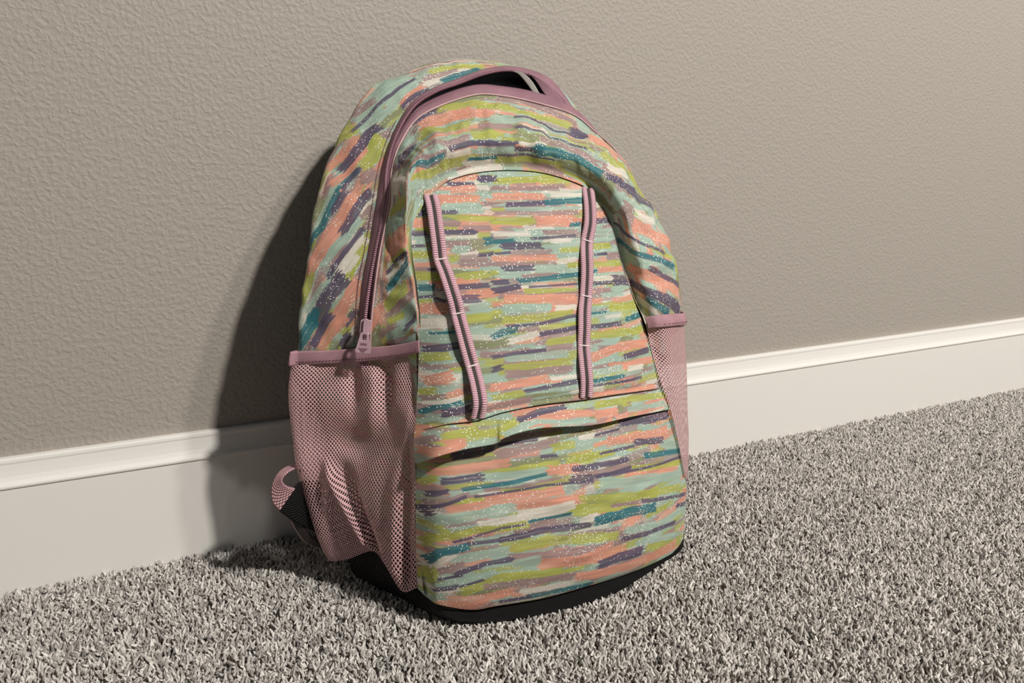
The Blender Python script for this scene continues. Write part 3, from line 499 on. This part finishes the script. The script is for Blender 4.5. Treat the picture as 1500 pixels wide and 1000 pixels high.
def stroke(col, U, V, line, wid, c, seed, op=1.0):
    """one brush stroke along a polyline (mm) with ragged ends and bristle streaks"""
    p = np.array(line, float)
    lo, hi = p.min(0)-wid*1.6-4, p.max(0)+wid*1.6+4
    if U.ndim == 2: k = np.nonzero((U.ravel() > lo[0]) & (U.ravel() < hi[0]) & (V.ravel() > lo[1]) & (V.ravel() < hi[1]))[0]
    if len(k) == 0: return
    u, v = U.ravel()[k], V.ravel()[k]
    L = np.concatenate([[0], np.cumsum(np.linalg.norm(np.diff(p, axis=0), axis=1))]); tot = L[-1]
    best = np.full(len(k), 1e9); al = np.zeros(len(k)); pe = np.zeros(len(k))
    for i in range(len(p)-1):
        d = (p[i+1]-p[i])/max(L[i+1]-L[i], 1e-6); ru, rv = u-p[i, 0], v-p[i, 1]
        a = ru*d[0]+rv*d[1]; q = -ru*d[1]+rv*d[0]
        lo_ = -1e9 if i == 0 else 0.0; hi_ = 1e9 if i == len(p)-2 else L[i+1]-L[i]
        ac = np.clip(a, lo_, hi_); dist = np.hypot(a-ac, q)
        b = dist < best; best[b] = dist[b]; al[b] = L[i]+ac[b]; pe[b] = q[b]
    h = wid/2
    r0 = 3.0*vnoise(pe*1.1+seed, pe*0+seed*3.7, 21)+1.2*vnoise(pe*3+seed, pe*0+seed, 22); r1 = 3.0*vnoise(pe*1.1+seed*1.3, pe*0+seed*5.1, 23)+1.2*vnoise(pe*3+seed, pe*0+seed*2, 24)
    hw = h*(1+.16*vnoise(al*.12+seed, al*0+seed, 25)+.08*vnoise(al*.5, al*0+seed, 26))
    cov = sm(hw-np.abs(pe-.12*h*vnoise(al*.06+seed, al*0, 27)), -.25, .25)*sm(al-r0*min(1, wid/6), -.4, .5)*sm(tot-al-r1*min(1, wid/6), -.4, .5)
    st_ = vnoise(pe*1.6+seed*7, al*.035+seed, 28)
    cov = cov*op*(1-.34*np.clip(st_, 0, 1))
    shade = 1+.12*vnoise(pe*.9+seed, al*.05, 29)+.05*vnoise(pe*2.7, al*.11+seed, 30)
    f = col.reshape(-1, 3); f[k] = f[k]*(1-cov[:, None])+np.clip(np.asarray(c)[None]*shade[:, None], 0, 1)*cov[:, None]
def paint(name, seed, ang=0.0, auto=1.0):
    U, V = FAB[name]; U = np.ascontiguousarray(U); V = np.ascontiguousarray(V)
    r = np.random.default_rng(seed); col = np.zeros(U.shape+(3,)); col[:] = PAL['M']
    u0, u1, v0, v1 = U.min(), U.max(), V.min(), V.max(); ca, sa = math.cos(ang), math.sin(ang)
    n = int((u1-u0+40)*(v1-v0+20)/110)
    for i in range(n):
        k = r.choice(list('MMMCLLSSVVGV'), p=None); ln = r.uniform(18, 60); w = r.uniform(3, 7.5) if k != 'P' else r.uniform(1.8, 4)
        cu, cv = r.uniform(u0-20, u1+20), r.uniform(v0-5, v1+5)
        a = ang+r.normal(0, .04); d = np.array([math.cos(a), math.sin(a)])*ln/2
        stroke(col, U, V, [(cu-d[0], cv-d[1]), (cu+d[0]*.3, cv+d[1]*.3+r.normal(0, .8)), (cu+d[0], cv+d[1])], w, PAL[k], r.uniform(0, 50), r.uniform(.7, 1))
    for i, q in enumerate(STROKES.get(name, ())):
        stroke(col, U, V, [(q[j], q[j+1]) for j in range(2, len(q), 2)], q[1]*.88, PAL[q[0]], 3.1*i+1, .96)
    return col
ANG = dict(low=0, hem=0, inner=0, upper=0.0, gusset=0.25)
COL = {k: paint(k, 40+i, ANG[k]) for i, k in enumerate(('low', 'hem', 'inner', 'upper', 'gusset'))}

# ------------------------------------------------------------------ the backpack: objects
bag = bpy.data.objects.new('backpack', None); C.objects.link(bag); bag.empty_display_size = 0.05
tag(bag, 'school backpack in pastel glitter brush stroke print with pink mesh pockets leaning on wall', 'backpack')
def part(name, g, mat, **kw): return surf(name, g, M[mat], bag, **kw)
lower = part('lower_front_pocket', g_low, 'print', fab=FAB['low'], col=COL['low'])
hem = surf('pocket_hem', g_hem, M['print'], lower, fab=FAB['hem'], col=COL['hem'], thick=.0016)
inner = part('arched_front_panel', g_inner, 'print', fab=FAB['inner'], col=COL['inner'])
upper = part('upper_front_panel', g_upper, 'print', fab=FAB['upper'], col=COL['upper'])
gusset = part('side_gusset', g_gusset, 'print', fab=FAB['gusset'], col=COL['gusset'])
def atz(px, py, z):
    d = fw+rt*(px-750)/FPX+up*(500-py)/FPX; return CAM+d*((z-CAM[2])/d[2])
def px_of(g):
    v = g-CAM; z = v@fw; return np.stack([750+FPX*(v@rt)/z, 500-FPX*(v@up)/z], -1)
# black moulded base
baseT = np.array([*pts(('w', .156, -.055, .055), ('w', .147, -.092, .055), ('w', .160, -.125, .052), ('w', .172, -.160, .045)), *(pts((616, 860, -.193), (645, 884, -.207), (691, 891, -.215), (792, 875, -.223), (896, 846, -.219), (965, 819, -.205), (999, 786, -.192))),
                  *pts(('w', .452, -.150, .035), ('w', .472, -.095, .045), ('w', .474, -.035, .055))])
baseB = np.array([*pts(('w', .160, -.058, .0), ('w', .147, -.095, .0), ('w', .158, -.130, .0), ('w', .174, -.160, .0)), atz(618, 893, 0), atz(650, 906, 0), atz(698, 913, 0), atz(806, 897, 0), atz(905, 866, 0), atz(962, 828, 0), atz(992, 803, 0),
                  *pts(('w', .448, -.140, .0), ('w', .462, -.090, .0), ('w', .462, -.035, .0))])
baseM = lin(baseT, baseB, .55)+unit((lin(baseT, baseB, .5)-np.array([.31, -.12, .02]))*np.array([1, 1, 0]))*.004
basePl = np.stack([baseB, lin(baseB, np.array([[.31, -.12, .0]]), .5), np.repeat([[.31, -.12, .0]], len(baseB), 0)]); basePl[..., 2] = .0005
base_part = part('base_panel', loft([baseB, baseM, baseT], 260, 24), 'black')
surf('underside', np.stack([spline(x, 80) for x in basePl]), M['black'], base_part)
tp = loft([baseT, lin(baseT, baseM, .02)], 260, 2)[0]
v, q = tube(tp+unit((tp-np.array([.31, -.12, .03]))*np.array([1, 1, 0]))*.0006, .0014, 6)
mesh_from('piping', v, q, M['black'], base_part, np.zeros((len(v), 2)))

# sides under the mesh pockets (same print)
def side_fab(g): return (g[..., 1]*1000+40, g[..., 2]*1000)
topL = np.array([Gb[1], lin(Gb[1], Zt[1], .5), Zt[1], lin(Zt[1], Mf[1], .5), Mf[1], Sf[1]])
L_fr = pts((612, 862, -.209), (610, 760, -.212), (608, 680, -.208), (611, 590, -.194), (609, 480, -.180)); L_bk = np.array([[.156, -.055, .05], lin(np.array([.156, -.055, .05]), Gb[1], .5), Gb[1]])
g_sl = coons(np.array([L_bk[0], baseT[1], baseT[2], baseT[3], L_fr[0]]), topL, L_bk, L_fr, 200, 230)
s, t = st(g_sl); g_sl[..., 0] += .014*np.clip(s*(1-s)*4, 0, 1)*np.clip((1-t)*5, 0, 1)**.7
R_fr = np.array([*lowRi[:4], *armR[1:3]])
g_sr = coons(np.array([R_fr[0], baseT[-3], baseT[-2], baseT[-1]]), np.array([R_fr[-1], lin(Sf[18], Zf[18], .3), lin(Mf[18], Zf[18], .5), Zf[18], Gb[19]]), R_fr, np.array([baseT[-1], lin(baseT[-1], Gb[19], .5), Gb[19]]), 160, 200)
s, t = st(g_sr); g_sr[..., 0] -= .012*np.clip(s*(1-s)*4, 0, 1)*np.clip((1-t)*5, 0, 1)
for nm, g, sd in (('sl', g_sl, 71), ('sr', g_sr, 72)):
    FAB[nm] = side_fab(g); part('side_panel', g, 'print', fab=FAB[nm], col=paint(nm, sd, 0.15))
# back panel
axis = np.stack([np.full(len(Bk), .31), np.full(len(Bk), -.004), lin(Bk[:, 2], np.full(len(Bk), .20), .5)], 1)
mid = lin(Bk, axis, .5); mid[:, 1] = np.minimum(mid[:, 1]+.008, .004)
back = part('back_panel', loft([axis, mid, Bk], 120, 16), 'black')
bl = coons(np.array([baseT[0], [.31, -.028, .055], baseT[-1]]), np.array([Bk[0], [.31, -.006, .19], Bk[-1]]), np.array([baseT[0], Bk[0]]), np.array([baseT[-1], Bk[-1]]), 40, 40)
surf('lower_back', bl, M['black'], back)

# zipper: tapes, coils, dark lining, slider
tr = loft([Zt, lin(Zt, Zr, .5)+np.array([0, -.0008, .0008]), Zr], 700, 10); tf = loft([Zf, lin(Zf, Zg, .5)+np.array([0, -.0008, .0010]), Zg], 700, 10)
zipper = part('zipper', tr, 'tape', thick=.0009)
surf('zipper_tape', tf, M['tape'], zipper, thick=.0009)
def coil(row, name):
    p = resample(row, 2600); L = np.linalg.norm(np.diff(p, axis=0), axis=1).sum(); ph = np.linspace(0, L/.0017*2*np.pi, len(p))
    v, q = tube(p, .0012+.0005*np.sin(ph), 6); mesh_from(name, v, q, M['coil'], zipper, kind='stuff')
v, q = tube(resample(Zf+np.array([0, -.0008, .0006]), 500), .0008, 6); mesh_from('piping', v, q, M['rosepipe'], upper, np.zeros((len(v), 2)))
coil(Zr, 'zipper_teeth'); coil(Zg, 'zipper_teeth')
zi, gi_ = resample(Zr, 60), resample(Zg, 60); deep = np.array([.31, -.075, .24])
lin_rows = [lin(zi, Zr.mean(0), .0)+np.array([0, .0005, -.001]), lin(zi, deep, .10)+np.array([0, .012, -.004]), lin(lin(zi, gi_, .5), deep, .5), lin(gi_, deep, .10), gi_+np.array([0, .0005, -.001])]
part('lining', loft(lin_rows, 200, 30), 'lining')
sb = pts((750, 104, -.073), (760, 109, -.073), (772, 123, -.074), (784, 140, -.075)); sb2 = pts((758, 104, -.073), (768, 108, -.073), (780, 120, -.074), (792, 140, -.075))
part('seam_binding', loft([sb, sb2], 30, 5), 'grey', thick=.0006)
sbp = pts((774, 107, -.072), (792, 116, -.074), (810, 130, -.075), (828, 150, -.077)); sbq = pts((776, 109, -.071), (786, 120, -.073), (796, 136, -.074), (806, 148, -.076))
surf('tape_underside', loft([sbp, sbq], 30, 8), M['tape'], zipper, thick=.0006)
pz = pts((533, 500, -.145), (538, 450, -.140), (536, 479, -.146)); d = unit(pz[0]-pz[1]); nrm = np.array([-.34, -.93, .1]); nrm = unit(nrm-d*(nrm@d)); ac = np.cross(d, nrm)
Ms = np.stack([ac, -d, nrm], 1)
def rrect(w, h, r, n=4, w2=None):
    w2 = w if w2 is None else w2; o = []
    for cx, cy, a0 in ((w/2-r, h/2-r, 0), (-w/2+r, h/2-r, 90), (-w2/2+r, -h/2+r, 180), (w2/2-r, -h/2+r, 270)):
        for k in range(n+1): a = math.radians(a0+90*k/n); o.append((cx+r*math.cos(a), cy+r*math.sin(a)))
    return np.array(o)
sl0 = pz[2]
slider = prism('zipper_slider', rrect(.0085, .0120, .002), .0012, Ms, sl0+nrm*.0022, M['pull'], zipper)
crown = prism('slider_crown', rrect(.0034, .0115, .0014), .0020, Ms, sl0+nrm*.0044-d*.0010, M['pull'], zipper)
pullc = sl0+nrm*.0050+d*.0120
pull = prism('zipper_pull', rrect(.0066, .0160, .0014, 4, .0118), .0014, Ms, pullc, M['pull'], zipper, holes=rrect(.0030, .0046, .0012, 4, .0030)+np.array([0, .0042]))
prism('pull_inset', rrect(.0050, .0016, .0005), .0004, Ms, pullc+nrm*.0008+d*.0010, M['stitch'], zipper, bevel=0)
prism('pull_inset', np.array([(-.0036, 0), (.0036, 0), (0.0008, -.0030), (-.0008, -.0030)]), .0004, Ms, pullc+nrm*.0008+d*.0042, M['stitch'], zipper, bevel=0)

# mesh side pockets with bindings
def dashes(path, normal, n, length, mat, name, parent, frac=.62, w=.0006):
    p = resample(path, 2*n+1); vs, qs = [], []
    for i in range(n):
        a, b = p[2*i], lin(p[2*i], p[2*i+1], frac/.5 if frac < .5 else 1.0); tdir = unit(b-a); sd = unit(np.cross(tdir, normal))*w/2; up_ = normal*w*.5
        k = len(vs)*1
        c = [a-sd, a+sd, b+sd, b-sd]; vs += [x-up_ for x in c]+[x+up_ for x in c]
        qs += [[k, k+1, k+2, k+3], [k+4, k+7, k+6, k+5], [k, k+4, k+5, k+1], [k+1, k+5, k+6, k+2], [k+2, k+6, k+7, k+3], [k+3, k+7, k+4, k]]
    return mesh_from(name, vs, qs, M[mat], parent, kind='stuff', smooth=False)
K0 = pts(('w', .150, -.072, .193), ('w', .147, -.072, .165), ('w', .145, -.072, .138), ('w', .144, -.070, .110), ('w', .146, -.068, .085), ('w', .150, -.066, .062), ('w', .154, -.064, .040), ('w', .158, -.062, .025))
K1 = pts((427, 534, -.092), (423, 575, -.092), (426, 620, -.091), (432, 665, -.090), (442, 710, -.088), (455, 755, -.087), (470, 795, -.086), (481, 817, -.086))
K2 = pts((470, 532, -.110), (468, 575, -.113), (470, 620, -.113), (473, 665, -.114), (478, 710, -.113), (488, 755, -.113), (498, 795, -.114), (508, 819, -.116))
K3 = pts((520, 530, -.130), (520, 575, -.136), (520, 620, -.137), (518, 665, -.138), (515, 700, -.135), (520, 735, -.136), (532, 774, -.139), (545, 807, -.142))
K4 = pts((560, 526, -.146), (561, 575, -.152), (560, 620, -.158), (552, 665, -.160), (546, 710, -.162), (548, 755, -.164), (554, 792, -.166), (563, 826, -.168))
K5 = pts((592, 521, -.168), (591, 575, -.176), (590, 620, -.186), (588, 665, -.190), (586, 710, -.192), (585, 755, -.193), (585, 812, -.192), (588, 865, -.192))
K6 = pts((614, 517, -.184), (612, 575, -.188), (609, 620, -.203), (608, 665, -.209), (609, 710, -.212), (610, 755, -.214), (610, 812, -.213), (611, 861, -.211))
g_pl = loft([K0, K1, K2, K3, K4, K5, K6], 240, 260)          # axis1 = down, axis0 = back -> front
n_pl = normals(g_pl); n_pl *= -1 if n_pl[130, 60, 0] > 0 else 1
m_, n_ = g_pl.shape[:2]; a_ = np.linspace(0, 1, m_)[:, None]; d_ = np.linspace(0, 1, n_)[None, :]
win = np.clip(d_*14, 0, 1)*np.clip((1-d_)*14, 0, 1)*np.clip((1-a_)*10, 0, 1)*np.clip((a_-.12)*8, 0, 1)
cr = .33+(d_-.48)*.36                                         # crease running down to the lower edge
dsp = (-.0045*gauss(a_, .49, .035)*sm(d_, .32, .10)-.0045*gauss(a_, .70, .035)*sm(d_, .36, .12)
       +.0030*gauss(a_, .60, .05)*sm(d_, .40, .2)-.0055*gauss(a_, .48, .16)*gauss(d_, .38, .085)
       +.0050*gauss(a_-cr, .02, .030)*sm(d_, .42, .55)-.0060*gauss(a_-cr, .10, .045)*sm(d_, .42, .6)
       +.0030*gauss(a_, .80, .05)*sm(d_, .35, .6)-.0030*gauss(a_, .90, .04)*sm(d_, .25, .5)
       +.0012*vnoise(a_*9, d_*6, 33))
g_pl = g_pl+n_pl*(1.5*dsp*win)[..., None]
pl = part('mesh_side_pocket', g_pl, 'mesh')
pl['label'] = 'pink mesh pocket on the side beside the open zipper'
K0t = ('w', .148, -.072, .204)
bt = pts(K0t, (431, 514, -.092), (440, 514, -.098), (480, 513, -.115), (520, 510, -.131), (560, 507, -.151), (592, 503, -.170), (615, 498, -.185))
bb = pts(('w', .150, -.072, .192), (429, 535, -.092), (440, 534, -.098), (480, 532, -.116), (520, 530, -.132), (560, 526, -.152), (592, 521, -.171), (616, 516, -.187))
ob = np.array([-.9, -.45, 0])
g_bl = loft([bb, lin(bb, bt, .5)+ob*.0004, bt], 200, 9)+ob*.0008
bnd = surf('pocket_binding', g_bl, M['mauve'], pl, thick=.0014)
dashes((g_bl[2]+ob*.0012)[28:], unit(ob), 42, .002, 'stitch', 'stitching', pl)
J0 = pts((948, 482, -.179), (956, 520, -.184), (968, 560, -.190), (982, 600, -.193), (992, 640, -.195), (1000, 680, -.197), (1003, 697, -.198))
J1 = pts((978, 478, -.182), (985, 520, -.184), (993, 560, -.186), (1000, 600, -.187), (1003, 640, -.188), (1004, 680, -.191), (1004, 700, -.193))
J2 = pts((1002, 475, -.146), (1005, 520, -.150), (1006, 560, -.152), (1006, 600, -.155), (1007, 640, -.160), (1006, 680, -.170), (1003, 702, -.180))
J3 = pts(('w', .490, -.090, .198), ('w', .493, -.090, .170), ('w', .493, -.090, .145), ('w', .491, -.092, .120), ('w', .488, -.095, .090), ('w', .483, -.100, .065), ('w', .478, -.105, .050))
J4 = pts(('w', .482, -.050, .198), ('w', .484, -.050, .170), ('w', .484, -.050, .145), ('w', .483, -.048, .120), ('w', .481, -.045, .090), ('w', .478, -.042, .065), ('w', .475, -.040, .050))
g_pr = loft([J0, J1, J2, J3, J4], 160, 140)
pr = part('mesh_side_pocket', g_pr, 'mesh', flip=True)
pr['label'] = 'narrow pink mesh pocket on the far side'
rbT = pts((942, 464, -.176), (960, 462, -.181), (980, 460, -.176), (1000, 458, -.146), ('w', .490, -.090, .210), ('w', .482, -.050, .208)); rbB = pts((948, 481, -.180), (965, 479, -.185), (984, 477, -.179), (1003, 474, -.148), ('w', .491, -.090, .198), ('w', .483, -.050, .196))
orr = np.array([.5, -.75, 0])
g_br = loft([rbB, lin(rbB, rbT, .5)+orr*.0012, rbT], 120, 9)+orr*.0010
surf('pocket_binding', g_br, M['mauve'], pr, thick=.0018)
dashes((g_br[2]+orr*.0012)[2:80], unit(orr), 16, .002, 'stitch', 'stitching', pr)
# top-stitching along the gusset beside the zipper tape
zz = g_gusset[-7]+ng[-7]*sgg*.0006
dashes(zz[48:504], unit(np.array([-.9, -.4, 0])), 90, .002, 'stitch', 'topstitching', gusset)

# two ribbed webbing lash straps on the arched panel
PXI = px_of(g_inner).reshape(-1, 2); PXH = g_inner.reshape(-1, 3)
def on_inner(px, py): return PXH[np.argmin((PXI[:, 0]-px)**2+(PXI[:, 1]-py)**2)]
def lash(ctrl, label):
    """ctrl: (px, py, lift in mm, tack?)"""
    p = np.array([on_inner(c[0], c[1])+np.array([-.25, -.95, .15])*(c[2]*.001+.0016) for c in ctrl])
    n = 900; path = resample(p, n); tg = unit(np.gradient(path, axis=0)); L = np.linalg.norm(np.diff(path, axis=0), axis=1).sum()
    nn = unit(np.cross(tg, np.array([1., 0, 0]))); nn *= np.where(nn[:, 1:2] > 0, -1, 1); sd = unit(np.cross(nn, tg)); sd *= np.where(sd[:, :1] < 0, -1, 1)
    al = np.linspace(0, L*1000, n)
    core = np.stack([path+sd*x for x in (-.0018, 0, .0018)]); U = np.broadcast_to(al, (3, n)); V = np.broadcast_to(np.array([[-2.4], [0], [2.4]]), (3, n))
    o = part('lash_strap', core, 'groove', fab=(U, V), thick=.0010); o['label'] = label
    for sgn in (-1, 1):
        w = np.linspace(-.0023, .0023, 5); hgt = np.array([.0002, .0008, .0010, .0008, .0002])
        rb = np.stack([path+sd*(sgn*.0035+w[i])+nn*(hgt[i]+.0003*hgt[i]/.0010*np.sin(al/1.7*2*np.pi)[:, None]) for i in range(5)])
        surf('ribbed_edge', rb, M['rib'], o, fab=(np.broadcast_to(al, (5, n)), np.broadcast_to(w[:, None]*1000, (5, n))), thick=.0006)
    cum = np.concatenate([[0], np.cumsum(np.linalg.norm(np.diff(p, axis=0), axis=1))]); cum /= cum[-1]
    for c, f in zip(ctrl, cum):
        if c[3]:
            i = min(int(f*(n-1)), n-2); box_mesh('bar_tack', (.0098, .0011, .0012), M['thread'], o, path[i]+nn[i]*.0012, .0004, np.stack([sd[i], nn[i], tg[i]], 1))
    return o
lash([(630, 286, 0, 0), (634, 305, 2.0, 0), (638, 335, 2.6, 0), (642, 360, 1.2, 0), (645, 380, 0, 1), (651, 398, 3.0, 0), (660, 425, 5.0, 0), (666, 445, 2.5, 0), (670, 459, 0, 1), (676, 482, 1.6, 0), (684, 512, 2.0, 0), (691, 535, 0, 1), (697, 560, 3.5, 0), (701, 588, 4.5, 0), (699, 611, 0, 0)],
     'wavy ribbed strap nearer the open zipper')
lash([(860, 276, 0, 0), (862, 300, 2.0, 0), (862, 328, 2.4, 0), (859, 354, 0, 1), (858, 375, 1.5, 0), (858, 400, 1.8, 0), (857, 434, 0, 1), (855, 455, 1.5, 0), (854, 480, 1.8, 0), (854, 506, 0, 1), (855, 530, 2.2, 0), (857, 556, 2.2, 0), (858, 581, 0, 0)],
     'straight ribbed strap nearer the far mesh pocket')

# shoulder strap end hanging out behind the mesh pocket
w0 = pts((446, 683, -.075), (434, 681, -.080), (420, 684, -.084), (408, 693, -.088), (400, 708, -.090), (398, 722, -.092), (400, 737, -.094), (410, 748, -.096))
w1 = pts((446, 687, -.088), (434, 686, -.092), (424, 690, -.096), (415, 698, -.099), (413, 704, -.100), (416, 709, -.100), (423, 713, -.100), (432, 715, -.099))
strap = part('shoulder_strap', loft([w0, lin(w0, w1, .5), w1], 80, 14), 'pinkweb', thick=.0016)
b0 = pts((409, 748, -.0965), (427, 761, -.092), (445, 771, -.086), (470, 782, -.080)); b1 = pts((432, 714, -.0995), (440, 706, -.096), (452, 704, -.088), (470, 704, -.080))
surf('black_webbing', loft([b0, lin(b0, b1, .5), b1], 40, 14), M['black'], strap, thick=.0020)
k0 = pts((428, 762, -.080), (438, 780, -.080), (449, 793, -.078), (470, 802, -.076)); k1 = pts((440, 762, -.084), (448, 776, -.084), (458, 787, -.082), (474, 796, -.078))
surf('adjuster', loft([k0, k1], 30, 6), M['buckle'], strap, thick=.0030)
v, q = tube(resample(k0, 30), .0013, 6); mesh_from('webbing_tail', v, q, M['pinkweb'], strap, np.zeros((len(v), 2)))

# the two padded shoulder straps folded flat between the bag and the wall
for x0, x1 in ((.268, .232), (.352, .388)):
    tz = np.linspace(0, 1, 9); zc = lin(.385, .12, tz); xc = lin(x0, x1, tz)+.012*np.sin(tz*3.1)*(1 if x0 > .3 else -1); yc = np.interp(zc, [.1, .2, .3, .42], [-.052, -.060, -.042, -.008])
    rows = [np.stack([xc+dx, yc-.010+dy, zc], 1) for dx, dy in ((-.026, .004), (-.024, .010), (0, .012), (.024, .010), (.026, .004), (.024, -.003), (0, -.005), (-.024, -.003), (-.026, .004))]
    part('padded_strap', loft(rows, 40, 40), 'black')
